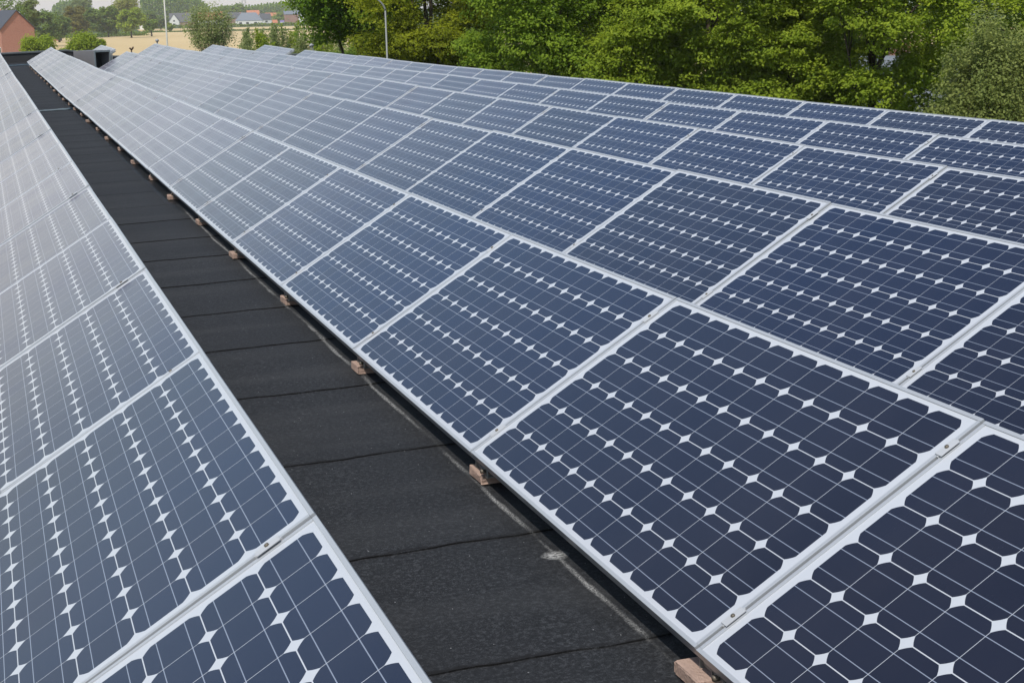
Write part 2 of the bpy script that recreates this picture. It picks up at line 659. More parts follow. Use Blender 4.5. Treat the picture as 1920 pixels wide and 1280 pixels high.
def frame_mesh():
    m = MB()
    for (x0, x1, y0, y1) in ((0, FR, 0, PL), (PW - FR, PW, 0, PL)):
        m.box(x0, x1, y0, y1, -FH, 0)
    for (x0, x1, y0, y1) in ((FR, PW - FR, 0, FR), (FR, PW - FR, PL - FR, PL)):
        m.box(x0, x1, y0, y1, -FH, -.0004)
    return m.mesh('frame', M_ALU, bevel=.0012)


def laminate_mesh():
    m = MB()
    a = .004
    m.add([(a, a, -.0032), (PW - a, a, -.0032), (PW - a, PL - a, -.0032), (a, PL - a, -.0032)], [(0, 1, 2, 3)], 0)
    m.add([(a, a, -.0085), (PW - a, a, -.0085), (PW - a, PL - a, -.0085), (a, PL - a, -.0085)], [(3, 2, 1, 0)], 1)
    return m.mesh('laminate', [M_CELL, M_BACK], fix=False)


GAP = PP - PL


def clamp_mesh():
    m = MB()
    m.box(-.027, .027, -GAP - .0085, .0075, .0006, .0032)
    m.box(-.031, .031, -GAP + .002, -.002, -.030, .0006)
    return m.mesh('clamp', M_ALUD, bevel=.0007)


def bolt_mesh():
    m = MB()
    m.tube([(0, -GAP / 2, .0032), (0, -GAP / 2, .0070)], [.0052, .0048], 6)
    return m.mesh('bolt', M_BOLT)


CT, ST = math.cos(.5438), math.sin(.5438)


def to_panel(x, y, z):
    """world-like offset from the low edge (x right, z up) to panel axes"""
    return Vector((x * CT + z * ST, y, -x * ST + z * CT))


def stand_mesh():
    """sloped rail under a seam on a front foot and a rear leg"""
    m = MB()
    yc = -GAP / 2
    m.box(.03, PW - .03, yc - .018, yc + .018, -FH - .03, -FH - .0005)
    for (xa, wz) in ((.60, None),):
        top = to_panel(xa, 0, xa * ST / CT - (FH + .02) / CT)
        zb = -HR - .002
        pts = [to_panel(xa - .015, yc - .015, zb), to_panel(xa + .015, yc - .015, zb), to_panel(xa + .015, yc + .015, zb), to_panel(xa - .015, yc + .015, zb)]
        zt = xa * ST / CT - (FH + .028) / CT
        pt_ = [to_panel(xa - .015, yc - .015, zt), to_panel(xa + .015, yc - .015, zt), to_panel(xa + .015, yc + .015, zt), to_panel(xa - .015, yc + .015, zt)]
        m.add(pts + pt_, [(0, 3, 2, 1), (4, 5, 6, 7), (0, 1, 5, 4), (1, 2, 6, 5), (2, 3, 7, 6), (3, 0, 4, 7)])
    return m.mesh('stand', M_GALV)


def foot_mesh():
    """open channel on the paver with an angle plate up to the panel frame"""
    m = MB()
    z0, z1 = -HR + .0335, -HR + .064

    def wb(x0, x1, y0, y1, a, b_):
        vs = [to_panel(*p) for p in ((x0, y0, a), (x1, y0, a), (x1, y1, a), (x0, y1, a), (x0, y0, b_), (x1, y0, b_), (x1, y1, b_), (x0, y1, b_))]
        m.add(vs, [(0, 3, 2, 1), (4, 5, 6, 7), (0, 1, 5, 4), (1, 2, 6, 5), (2, 3, 7, 6), (3, 0, 4, 7)])
    wb(.026, .20, -.030, .030, z0, z0 + .003)
    wb(.026, .20, .027, .030, z0 + .003, z1)
    wb(.026, .20, -.030, -.027, z0 + .003, z1)
    wb(.034, .037, -.027, .027, z0 + .012, z1)
    # angle plate
    wb(.020, .070, -.075, -.034, z0 + .030, z0 + .034)
    wb(.030, .034, -.075, -.034, z0, z0 + .030)
    wb(.036, .18, -.075, -.035, z0, z0 + .003)
    m.box(.040, .12, -GAP / 2 - .02, -GAP / 2 + .02, -FH - .034, -FH - .03)
    return m.mesh('foot_bracket', M_GALV)


def footbolt_mesh():
    m = MB()
    c = to_panel(.016, -.055, -HR + .052)
    d = to_panel(1, 0, 0)
    m.tube([c, c + d * .016], [.007, .007], 6)
    return m.mesh('bolt', M_BOLT)


MESH = dict(frame=frame_mesh(), laminate=laminate_mesh(), clamp=clamp_mesh(), bolt=bolt_mesh(), stand=stand_mesh(),
            foot_bracket=foot_mesh(), footbolt=footbolt_mesh())
RANGES = {0: [(-1, 28)], 1: [(-1, 28)], 2: [(-2, 21), (23, 26)], 3: [(-1, 26)], 4: [(-1, 24)], 5: [(-1, 19), (20, 23)]}
RNAME = ['row left of the dark walkway', 'row right of the dark walkway', 'third row from the left', 'fourth row from the left',
         'fifth row from the left', 'last row beside the trees']


def nth(k):
    if k == 1:
        return 'nearest'
    return '%d%s nearest' % (k, 'th' if 10 < k % 100 < 14 else {1: 'st', 2: 'nd', 3: 'rd'}.get(k % 10, 'th'))


def child(name, mesh, parent, loc=None):
    o = bpy.data.objects.new(name, mesh)
    COL.objects.link(o)
    o.parent = parent
    if loc:
        o.location = loc
    return o


prng = random.Random(11)
for r in range(6):
    for si, (n0, n1) in enumerate(RANGES[r]):
        for n in range(n0, n1):
            a, b_ = low(r, n), low(r, n + 1)
            Yv = (b_ - a).normalized()
            T = tilt(r, a.y) + prng.gauss(0, .0035)
            Xv = Vector((math.cos(T), 0, math.sin(T)))
            Xv = (Xv - Yv * Xv.dot(Yv)).normalized()
            Yv2 = (Yv + Vector((0, 0, prng.gauss(0, .002)))).normalized()
            Zv = Xv.cross(Yv2).normalized()
            Xv = Yv2.cross(Zv).normalized()
            o = a + Yv * (GAP / 2)
            M = Matrix(((Xv.x, Yv2.x, Zv.x, o.x), (Xv.y, Yv2.y, Zv.y, o.y), (Xv.z, Yv2.z, Zv.z, o.z), (0, 0, 0, 1)))
            k = n - n0 + 1
            if si == 0:
                look = 'dark blue' if k < 8 else ('grey-blue' if k < 13 else 'pale glaring')
                lab = '%s solar panel, %s of the %s' % (look, nth(k), RNAME[r])
            else:
                lab = 'pale solar panel, %s in the far stretch of the %s' % (nth(k), RNAME[r])
            P = empty('solar_panel', M, lab, 'solar panel', 'solar panels in the ' + RNAME[r])
            child('frame', MESH['frame'], P)
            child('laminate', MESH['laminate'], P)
            for xc in (.105, .700):
                c = child('clamp', MESH['clamp'], P, (xc, 0, 0))
                if n < 12:
                    child('bolt', MESH['bolt'], c)
            child('stand', MESH['stand'], P)
            if r == 1 and n >= 0:
                fb = child('foot_bracket', MESH['foot_bracket'], P)
                if n < 8:
                    child('bolt', MESH['footbolt'], fb)


# pavers under the seams of the row beside the walkway
def paver_mesh(seed):
    r = random.Random(seed)
    m = MB()
    x0, x1 = (-.006, .018, .008, .016, .002, .012)[seed], .225
    hw = (.062, .060, .058, .064, .060, .056)[seed]
    m.box(x0, x1, -hw, hw, .0012, .0335)
    me = m.mesh('paver', M_PAVER, bevel=.005)
    for v in me.vertices:
        v.co.x += r.uniform(-.002, .002)
        v.co.y += r.uniform(-.0025, .0025)
    return me


PM = [paver_mesh(s) for s in range(6)]
for n in range(0, 28):
    p = low(1, n)
    o = bpy.data.objects.new('paver', PM[n % 6])
    COL.objects.link(o)
    o.location = (p.x, p.y + .02 + prng.uniform(-.015, .015), roofz(p.x + .1, p.y) + .004)
    o.rotation_euler = (0, 0, prng.uniform(-.07, .07) * (n > 2))
    tag(o, 'pinkish paver under a panel foot, %s along the dark walkway' % nth(n + 1), 'paver', 'pavers along the walkway edge')

# ------------------------------------------------------------------ things on the roof
# ventilation box turned corner-on, its right face open
pn = Vector((1.36, 37.75, 0))
el = Vector((-.62, .86, 0)).normalized() * .78
er = Vector((.62, .36, 0)).normalized() * .47
zb = roofz(1.4, 38.2)
zt = .45
vb = empty('ventilation_box', None, 'grey sheet metal ventilation box with a dark open front standing among the panels', 'ventilation box')
Mx = Matrix(((er.x / .47, el.x / .78, 0, pn.x), (er.y / .47, el.y / .78, 0, pn.y), (0, 0, 1, 0), (0, 0, 0, 1)))
m = MB()
t_ = .03
m.box(0, t_, 0, .78, zb, zt, 0, Mx)
m.box(.47 - t_, .47, 0, .78, zb, zt, 0, Mx)
m.box(t_, .47 - t_, .78 - t_, .78, zb, zt, 0, Mx)
m.box(0, .47, 0, .78, zt, zt + .012, 0, Mx)
m.obj('casing', M_DUCT, vb)
m = MB()
m.box(-.004, .035, -.012, -.0005, zb, zt + .016, 0, Mx)
m.box(.435, .474, -.012, -.0005, zb, zt + .016, 0, Mx)
m.box(.035, .435, -.012, -.0005, zt - .03, zt + .016, 0, Mx)
m.obj('front_trim', M_DUCTE, vb)
m = MB()
m.box(t_ + .002, .47 - t_ - .002, .30, .302, zb + .005, zt - .004, 0, Mx)
m.obj('cavity_shade', M_DARK, vb)  # near-black sheet put in for the shade inside the open casing


def roofpt(u, v, y):
    r_ = ray(u, v)
    k = (y - CAM.y) / r_.y
    return CAM + r_ * k


p = roofpt(246, 90, 46.6)
zr = roofz(p.x, p.y)
v1 = empty('vent_pipe', Matrix.Translation((p.x, p.y, zr)), 'small dark rusty vent pipe with a forked head behind the third row', 'vent pipe')
m = MB()
h = p.z - zr
m.tube([(0, 0, 0), (0, 0, h - .05)], [.022, .02], 8)
m.obj('pipe', M_RUST, v1)
m = MB()
m.tube([(0, 0, h - .06), (-.05, 0, h + .0)], [.022, .026], 8)
m.tube([(0, 0, h - .07), (.055, 0, h + .005), (.07, 0, h + .0)], [.022, .03, .034], 8)
m.obj('forked_head', M_RUST, v1)

p = roofpt(294.5, 76, 46.9)
zr = roofz(p.x, p.y)
v2 = empty('roof_vent', Matrix.Translation((p.x, p.y, zr)), 'grey mushroom roof vent behind the far end of the fourth row', 'roof vent', 'roof vents at the far end')
h = p.z - zr
m = MB()
m.tube([(0, 0, 0), (0, 0, h)], [.022, .022], 8)
m.obj('pipe', M_GREYP, v2)
m = MB()
m.tube([(0, 0, h - .04), (0, 0, h), (0, 0, h + .03), (0, 0, h + .045)], [.05, .055, .04, .012], 12)
m.obj('cap', M_GREYP, v2)

p = roofpt(584, 86, 45.5)
zr = roofz(p.x, p.y)
v3 = empty('roof_vent', Matrix.Translation((p.x, p.y, zr)), 'grey capped roof vent on thin legs behind the last row', 'roof vent', 'roof vents at the far end')
h = p.z - zr
m = MB()
m.tube([(-.06, 0, h - .02), (.0, 0, h + .02), (.07, 0, h)], [.035, .05, .03], 10)
m.obj('cap', M_GREYP, v3)
for dx, dy in ((-.08, 0), (.09, .03), (.02, -.06), (.05, .05)):
    m = MB()
    m.tube([(dx * 1.3, dy, 0), (dx * .3, dy * .3, h)], [.009, .009], 6)
    m.obj('leg', M_LAMP, v3)

# ------------------------------------------------------------------ ground
def sheet(name, pts, z, mat, label=None, kind='structure'):
    m = MB()
    m.add([(x, y, z) for x, y in pts], [tuple(range(len(pts)))])
    o = m.obj(name, mat, fix=False)
    return tag(o, label, None, None, kind)


sheet('ground', [(-6000, -600), (6000, -600), (6000, 7000), (-6000, 7000)], GZ, M_GRASS, 'green ground reaching to the horizon')


def gp(u, v, z=GZ):
    r_ = ray(u, v)
    k = (z - CAM.z) / r_.z
    q_ = CAM + r_ * k
    return (q_.x, q_.y)


# dry field in two strips parted by a green ditch
a0, a1 = gp(-60, 73), gp(190, 70.5)
a2, a3 = gp(290, 61.5), gp(760, 53.)
sheet('field', [(-40, 190), (260, 150), (340, 240), a3, a2, a1, a0], GZ + .06, M_STRAW, 'dry straw-coloured field beyond the roof')
b0, b1, b2, b3 = gp(265, 59.8), gp(760, 51.8), gp(760, 45.5), gp(255, 55.5)
sheet('far_field', [b0, b1, b2, b3], GZ + .06, M_STRAW, 'narrow far strip of dry field before the village')


# ------------------------------------------------------------------ vegetation
def unit(n, g):
    a = g.normal(size=(n, 3))
    return a / np.linalg.norm(a, axis=1)[:, None]


def leaves_object(name, C, N, size, tint, mat, parent, g, aspect=.62):
    """one mesh of leaf-sized diamonds at points C with normals N"""
    n = len(C)
    t = unit(n, g)
    t = t - N * (t * N).sum(1)[:, None]
    t /= np.linalg.norm(t, axis=1)[:, None] + 1e-9
    b = np.cross(N, t)
    s = (size * g.uniform(.6, 1.35, n))[:, None]
    V = np.stack([C - t * s * .5, C + b * s * .5 * aspect + N * s * .08, C + t * s * .5, C - b * s * .5 * aspect + N * s * .08], 1).reshape(-1, 3)
    me = bpy.data.meshes.new(name)
    me.vertices.add(4 * n)
    me.vertices.foreach_set('co', V.astype(np.float32).ravel())
    me.loops.add(4 * n)
    me.loops.foreach_set('vertex_index', np.arange(4 * n, dtype=np.int32))
    me.polygons.add(n)
    me.polygons.foreach_set('loop_start', np.arange(0, 4 * n, 4, dtype=np.int32))
    me.polygons.foreach_set('loop_total', np.full(n, 4, dtype=np.int32))
    ca = me.color_attributes.new('tint', 'FLOAT_COLOR', 'POINT')
    col = np.ones((4 * n, 4), dtype=np.float32)
    col[:, :3] = np.repeat(tint, 4)[:, None]
    ca.data.foreach_set('color', col.ravel())
    me.materials.append(mat)
    me.update(calc_edges=True)
    return link(bpy.data.objects.new(name, me), parent)


def crown_points(g, cen, radii, nl, lr, cpl, cr, lpc, squash=.7, droop=0.):
    """lobes -> clumps -> leaves; returns leaf centres, normals and a per-clump tint"""
    cen = np.array(cen, float)
    radii = np.array(radii, float)
    L = unit(nl, g)
    L[:, 2] = L[:, 2] * .9 + .05
    rr = g.uniform(.35, 1., nl) ** .5
    LC = cen + L * radii * rr[:, None] * .86
    LR = lr * g.uniform(.7, 1.3, nl)
    nc = nl * cpl
    d = unit(nc, g)
    d[:, 2] = np.abs(d[:, 2]) * np.sign(g.uniform(-.45, 1, nc))
    li_ = np.repeat(np.arange(nl), cpl)
    CC = LC[li_] + d * (LR[li_] * g.uniform(.72, 1.08, nc))[:, None] * np.array([1, 1, .8])
    ct = np.clip(g.normal(.5, .22, nc) + (g.normal(0, .12, nl))[li_], 0, 1)
    CR = cr * g.uniform(.6, 1.4, nc)
    n = nc * lpc
    ci = np.repeat(np.arange(nc), lpc)
    e = g.normal(size=(n, 3)) * .55
    e[:, 2] *= squash
    P = CC[ci] + e * CR[ci][:, None]
    if droop:
        P[:, 2] -= droop * g.uniform(0, 1, n) ** 1.5
    N = unit(n, g) * .6 + d[ci] * .5 + np.array([-.1, -.1, .75])
    N /= np.linalg.norm(N, axis=1)[:, None]
    return P, N, np.clip(ct[ci] + g.normal(0, .08, n), 0, 1), LC


def tree(name, label, cat, base, height, crown_c, radii, mat, seed, nl=20, lr=1.2, cpl=60, cr=.32, lpc=30, leaf=.12,
         trunk=.22, group=None, squash=.7, droop=0., bark=None, nlimb=8, lean=(0, 0)):
    g = np.random.default_rng(seed)
    root = empty(name, Matrix.Translation(base), label, cat, group)
    P, N, T, LC = crown_points(g, crown_c, radii, nl, lr, cpl, cr, lpc, squash, droop)
    P[:, 2] = np.maximum(P[:, 2], .05)
    m = MB()
    top = np.array(crown_c) + np.array([lean[0], lean[1], radii[2] * .45])
    k = 6
    pts = []
    for i in range(k + 1):
        t = i / k
        pts.append((top[0] * t + g.normal(0, .02) * height * .3 * (0 < i), top[1] * t + g.normal(0, .02) * height * .3 * (0 < i), top[2] * t))
    m.tube(pts, [trunk * (1.25 - 1.0 * i / k) if i else trunk * 1.5 for i in range(k + 1)], 9)
    for j in g.permutation(nl)[:nlimb]:
        f = g.uniform(.3, .75)
        s = np.array(pts[int(f * k)])
        e = LC[j]
        mid = (s + e) / 2 + np.array([0, 0, abs(g.normal(0, .12)) * radii[2]])
        m.tube([s, mid, e], [trunk * .42, trunk * .28, trunk * .10], 6)
        for q_ in range(3):
            e2 = e + unit(1, g)[0] * lr * .9
            m.tube([e * .4 + mid * .6, e2], [trunk * .14, trunk * .04], 5)
    m.obj('trunk', bark or M_BARK, root)
    leaves_object('crown', P, N, leaf, T, mat, root, g)
    return root


LEAF = dict(
    bright=mat_leaf('leaf_bright', (.140, .220, .020), (.370, .450, .040)),
    maple=mat_leaf('leaf_maple', (.060, .140, .012), (.260, .370, .030)),
    olive=mat_leaf('leaf_olive', (.130, .170, .012), (.390, .425, .028)),
    deep=mat_leaf('leaf_deep', (.110, .195, .020), (.310, .420, .038)),
    birch=mat_leaf('leaf_birch', (.140, .185, .048), (.340, .380, .110)),
    grey=mat_leaf('leaf_grey', (.130, .175, .055), (.300, .345, .125)),
    mid=mat_leaf('leaf_mid', (.090, .155, .030), (.230, .310, .070)),
    dark=mat_leaf('leaf_dark', (.095, .165, .022), (.240, .330, .045)),
    brown=mat_leaf('leaf_brown', (.140, .138, .035), (.260, .235, .055)),
    feather=mat_leaf('leaf_feather', (.200, .245, .080), (.420, .460, .190)),
    willow=mat_leaf('leaf_willow', (.190, .215, .045), (.390, .400, .090)),
    pink=mat_leaf('blossom_pink', (.38, .20, .22), (.58, .40, .40)),
)


def gtree(u, d, vtop, wpx, vbot=None, **kw):
    """a tree d metres off at photo column u: top at row vtop, crown wpx wide"""
    kind = kw.pop('kind')
    b = at(u, 60, d)
    base = Vector((b.x, b.y, GZ))
    zt = at(u, vtop, d).z
    H = zt - GZ
    rw = wpx / 2 / FPX * d
    zb = (at(u, vbot, d).z - GZ) if vbot is not None else H * .06
    rz = (H - zb) / 2
    return tree(base=base, height=H, crown_c=(0, 0, zb + rz), radii=(rw, rw, rz), mat=LEAF[kind], **kw)


def bigtree(u, d, rx, z0, z1, **kw):
    kind = kw.pop('kind')
    b = at(u, 60, d)
    return tree(base=Vector((b.x, b.y, GZ)), height=z1 - GZ, crown_c=(0, 0, (z0 + z1) / 2 - GZ),
                radii=(rx, rx, (z1 - z0) / 2), mat=LEAF[kind], **kw)


G_R = 'tall trees along the right side of the roof'
bigtree(675, 64, 2.6, -1.4, 6, kind='maple', name='tree', label='bright green leafy tree beside the field, left of the lamp post', cat='tree', seed=21,
        nl=56, lr=.85, cpl=55, cr=.30, lpc=32, leaf=.13, group=G_R, trunk=.2)
bigtree(805, 54, 3.0, -2.4, 5, kind='olive', name='oak_tree', label='yellow-olive spring oak with visible dark branches behind the lamp post', cat='tree', seed=22,
        nl=86, lr=.62, cpl=44, cr=.23, lpc=32, leaf=.085, group=G_R, trunk=.16, nlimb=18, squash=.5)
bigtree(1045, 47, 3.2, -4.0, 6, kind='deep', name='oak_tree', label='deep green oak right of the yellow-olive oak', cat='tree', seed=23,
        nl=112, lr=.70, cpl=38, cr=.25, lpc=36, leaf=.092, group=G_R, trunk=.14, squash=.5)
bigtree(1330, 45, 3.1, -4.0, 6, kind='bright', name='oak_tree', label='fresh green oak in the middle of the right-hand trees', cat='tree', seed=24,
        nl=112, lr=.68, cpl=38, cr=.24, lpc=36, leaf=.090, group=G_R, trunk=.14, squash=.5)
bigtree(1640, 44, 3.3, -4.2, 6, kind='bright', name='oak_tree', label='fresh green oak next to the drooping birch', cat='tree', seed=25,
        nl=112, lr=.68, cpl=38, cr=.24, lpc=36, leaf=.090, group=G_R, trunk=.14, squash=.5)
bigtree(1940, 47, 3.4, -4.5, 6, kind='bright', name='oak_tree', label='green oak partly hidden behind the drooping birch', cat='tree', seed=26,
        nl=70, lr=.75, cpl=44, cr=.25, lpc=34, leaf=.09, group=G_R, trunk=.14, squash=.5)
bigtree(1872, 36, 1.55, -5.2, 1.5, kind='birch', name='birch_tree', label='grey-green drooping birch at the right edge beside the last row', cat='tree', seed=27,
        nl=90, lr=.40, cpl=26, cr=.16, lpc=40, leaf=.075, droop=.8, squash=1.5, trunk=.08)
bigtree(1185, 58, 3.6, -5, 5, kind='bright', name='oak_tree', label='dark green oak standing behind the gap between two oaks', cat='tree', seed=28,
        nl=46, lr=1.1, cpl=45, cr=.4, lpc=26, leaf=.16, group=G_R, trunk=.22)
bigtree(1480, 58, 4.0, -5, 6, kind='dark', name='oak_tree', label='shaded dark oak standing behind the fresh green oaks', cat='tree', seed=29,
        nl=46, lr=1.1, cpl=45, cr=.4, lpc=26, leaf=.16, group=G_R, trunk=.22)
bigtree(1775, 60, 3.2, -5, 6, kind='dark', name='oak_tree', label='shaded dark oak behind the birch and the brick house', cat='tree', seed=34,
        nl=40, lr=1.1, cpl=40, cr=.4, lpc=24, leaf=.16, group=G_R, trunk=.22)
bigtree(1195, 45, 2.1, -5, 1.6, kind='bright', name='oak_tree', label='lower fresh green oak between the deep green oak and the middle oak', cat='tree', seed=36,
        nl=70, lr=.62, cpl=36, cr=.24, lpc=34, leaf=.09, group=G_R, trunk=.1, squash=.5)
bigtree(1478, 44, 2.0, -5, 1.5, kind='bright', name='oak_tree', label='lower fresh green oak right of the middle oak', cat='tree', seed=37,
        nl=70, lr=.62, cpl=36, cr=.24, lpc=34, leaf=.09, group=G_R, trunk=.1, squash=.5)
bigtree(735, 66, 2.4, -7.5, .9, kind='grey', name='shrub', label='grey-green shrub below the yellow-olive oak', cat='shrub', seed=30,
        nl=70, lr=.7, cpl=36, cr=.27, lpc=26, leaf=.12, trunk=.07)
bigtree(645, 74, 2.4, -7.5, .7, kind='dark', name='shrub', label='dark green shrub under the bright leafy tree', cat='shrub', seed=31,
        nl=80, lr=.75, cpl=36, cr=.27, lpc=26, leaf=.13, trunk=.07)
bigtree(840, 62, 2.4, -7.5, .7, kind='grey', name='shrub', label='grey-green shrub right of the lamp post under the oak branches', cat='shrub', seed=32,
        nl=70, lr=.7, cpl=36, cr=.27, lpc=26, leaf=.12, trunk=.07)
bigtree(930, 66, 3.0, -6.5, 4., kind='mid', name='tree', label='smaller green tree filling the gap behind the blossoming shrub', cat='tree', seed=35,
        nl=56, lr=.8, cpl=36, cr=.3, lpc=26, leaf=.13, trunk=.1)
bigtree(905, 56, .75, -6.5, -.62, kind='pink', name='blossom_shrub', label='pink blossoming shrub between two oaks behind the last row', cat='shrub', seed=33,
        nl=12, lr=.3, cpl=24, cr=.14, lpc=14, leaf=.06, trunk=.05)

# willow and saplings between roof and field
gtree(395, 128, 3, 98, 100, kind='feather', name='willow_tree', label='feathery young willow between the roof and the dry field', cat='tree', seed=41,
      nl=64, lr=.60, cpl=12, cr=.26, lpc=14, leaf=.14, droop=.35, trunk=.09, squash=1.9, nlimb=22)
SAP = [(454, 66, 20), (470, 58, 22), (490, 60, 20), (508, 50, 24), (528, 53, 22), (548, 45, 20), (566, 55, 20), (586, 62, 22), (606, 60, 20), (628, 66, 24), (652, 72, 30)]
SLAB = ['leftmost of the saplings', 'second of the saplings from the left', 'third of the saplings from the left', 'fourth of the saplings from the left',
        'middle-left one of the saplings', 'tallest of the saplings', 'right neighbour of the tallest sapling', 'fourth of the saplings from the right',
        'third of the saplings from the right', 'second of the saplings from the right', 'rightmost of the saplings']


def sapling(u, d, vtop, wpx, kind, label, seed):
    g = np.random.default_rng(seed)
    b_ = at(u, 60, d)
    root = empty('sapling', Matrix.Translation((b_.x, b_.y, GZ)), label, 'sapling', 'saplings in front of the field')
    H = at(u, vtop, d).z - GZ
    rw = wpx / 2 / FPX * d
    m = MB()
    Ps, Ts = [], []
    for k in range(13):
        f = 1. if k == 0 else g.uniform(.80, .985)
        e = np.array([g.normal(0, rw * .9), g.normal(0, rw * .9), H * f])
        mid_ = np.array([e[0] * .6, e[1] * .6, H * f * .5])
        m.tube([(e[0] * .15, e[1] * .15, 0), mid_, e], [.03, .018, .005], 5)
        nl_ = 420
        t_ = 1.02 - .5 * g.uniform(0, 1, nl_) ** 1.3
        p = np.where(t_[:, None] < .5, mid_ * (t_ / .5)[:, None], mid_ + (e - mid_) * ((t_ - .5) / .5)[:, None])
        wdt = (.05 + .9 * (1.05 - t_) * (1 + .6 * np.sin(t_ * 23 + k)))[:, None]
        Ps.append(p + g.normal(size=(nl_, 3)) * wdt * np.array([1, 1, .8]))
        Ts.append(np.clip(g.normal(.5, .2, nl_) + g.normal(0, .12), 0, 1))
    m.obj('stem', M_BARK, root)
    P = np.concatenate(Ps)
    N = unit(len(P), g) + np.array([-.2, -.3, .4])
    N /= np.linalg.norm(N, axis=1)[:, None]
    leaves_object('foliage', P, N, .12, np.concatenate(Ts), LEAF[kind], root, g)


for i, (u, vt, wp) in enumerate(SAP):
    sapling(u, 96 + (i * 7) % 13, vt, wp, ['feather', 'grey', 'bright'][i % 3], 'slim leafy sapling in front of the dry field, ' + SLAB[i], 50 + i)
# bushes by the far end of the roof
gtree(70, 228, 66, 62, 120, kind='bright', name='bush', label='round green bush in front of the brick house, beyond the parapet', cat='bush', seed=71,
      nl=50, lr=.62, cpl=20, cr=.38, lpc=18, leaf=.27, squash=1.7, trunk=.12)
gtree(157, 226, 65, 60, 120, kind='bright', name='bush', label='round green bush behind the ventilation box', cat='bush', seed=72,
      nl=50, lr=.62, cpl=20, cr=.38, lpc=18, leaf=.27, squash=1.7, trunk=.12)
gtree(118, 226, 88, 26, 120, kind='bright', name='bush', label='low green bush between two taller bushes beyond the parapet', cat='bush', seed=73,
      nl=12, lr=.6, cpl=24, cr=.35, lpc=20, leaf=.3, trunk=.08)
gtree(186, 224, 73, 14, 120, kind='bright', name='bush', label='narrow green bush at the edge of the dry field', cat='bush', seed=74,
      nl=10, lr=.45, cpl=20, cr=.3, lpc=18, leaf=.3, trunk=.08)
# trees beyond the house and the field
FT = [(12, 400, -26, 74, 'mid', 'tree', 'tall green tree rising behind the brick house'),
      (56, 430, -14, 40, 'grey', 'tree', 'tall greyish tree right behind the roof of the brick house'),
      (82, 560, 17, 56, 'mid', 'tree', 'rounded green tree just right of the brick house'),
      (110, 640, 22, 40, 'mid', 'tree', 'smaller rounded tree above the little brick shed'),
      (143, 690, 8, 46, 'brown', 'tree', 'brownish olive tree right of the little brick shed'),
      (172, 740, 16, 40, 'mid', 'tree', 'green tree right of the brownish tree'),
      (203, 750, 11, 44, 'dark', 'tree', 'dark green tree left of the yellow-green willow'),
      (158, 1000, -10, 50, 'grey', 'tree', 'pale tall tree far behind the brownish tree'),
      (236, 800, -14, 62, 'willow', 'willow_tree', 'big yellow-green willow rising out of the picture'),
      (246, 705, 13, 46, 'bright', 'tree', 'bright green tree standing alone at the field edge'),
      (284, 735, 38, 24, 'dark', 'bush', 'dark round bush in the dry field'),
      (281, 980, 20, 24, 'mid', 'tree', 'pale tree far behind the dark round bush'),
      (302, 1020, 27, 26, 'mid', 'tree', 'low tree left of the flag pole by the far houses'),
      (318, 900, 44, 12, 'bright', 'bush', 'small bush right of the flag pole at the far field'),
      (428, 1350, 12, 44, 'dark', 'tree', 'dark far tree behind the willow beside the roof'),
      (450, 1500, 10, 40, 'dark', 'tree', 'dark far tree left of the hip-roofed house'),
      (545, 1250, 26, 60, 'dark', 'tree', 'dark far tree beneath the grey roof at the village edge')]
for i, (u, d, vt, wp, kind, nm, lab) in enumerate(FT):
    rw = wp / 2 / FPX * d
    gtree(u, d, vt, wp, None if nm != 'bush' else 58, kind=kind, name=nm, label=lab, cat='bush' if nm == 'bush' else 'tree', seed=90 + i, nl=24, lr=rw * .38, cpl=26,
          cr=rw * .14, lpc=14, leaf=max(.45, d * .00115), trunk=.3, nlimb=6, droop=2.5 if kind == 'willow' else 0)


def wood(u0, u1, d, prof, kind, seed, label, n, leaf):
    """a far wood that reads as one mass"""
    g = np.random.default_rng(seed)
    us = g.uniform(u0, u1, n)
    tops = np.interp(us, [p_[0] for p_ in prof], [p_[1] for p_ in prof]) + 2.2 * np.sin(us * 1.1) + 1.3 * np.sin(us * 2.7 + 1)
    dd = d + g.uniform(0, 60, n)
    P = np.empty((n, 3))
    for i in range(n):
        q_ = at(us[i], tops[i], dd[i])
        f = g.uniform(0, 1) ** 1.3
        P[i] = (q_.x, q_.y, q_.z * (1 - f) + GZ * f)
    N = unit(n, g) + np.array([-.3, -.6, .5])
    N /= np.linalg.norm(N, axis=1)[:, None]
    T = np.clip(.5 + .35 * np.sin(us * 1.1) + g.normal(0, .15, n), 0, 1)
    o = leaves_object('wood', P, N, leaf, T, LEAF[kind], None, g, .8)
    tag(o, label, None, None, 'stuff')


wood(262, 392, 1450, [(262, -6), (340, -8), (372, 0), (392, 14)], 'dark', 201, 'far blue-green poplar wood behind the houses', 9000, 2.0)
wood(98, 150, 1700, [(98, 14), (112, 5), (140, 2), (150, 8)], 'dark', 202, 'far hazy wood left of the brownish tree', 3500, 2.2)
wood(425, 600, 1650, [(425, 22), (440, 16), (470, 13), (500, 9), (530, 6), (600, 2)], 'dark', 203, 'far hazy treeline above the village roofs', 9000, 2.2)
wood(-30, 700, 2300, [(-30, 26), (300, 17), (430, 14), (700, 8)], 'dark', 204, 'farthest hazy treeline on the horizon', 9000, 2.8)


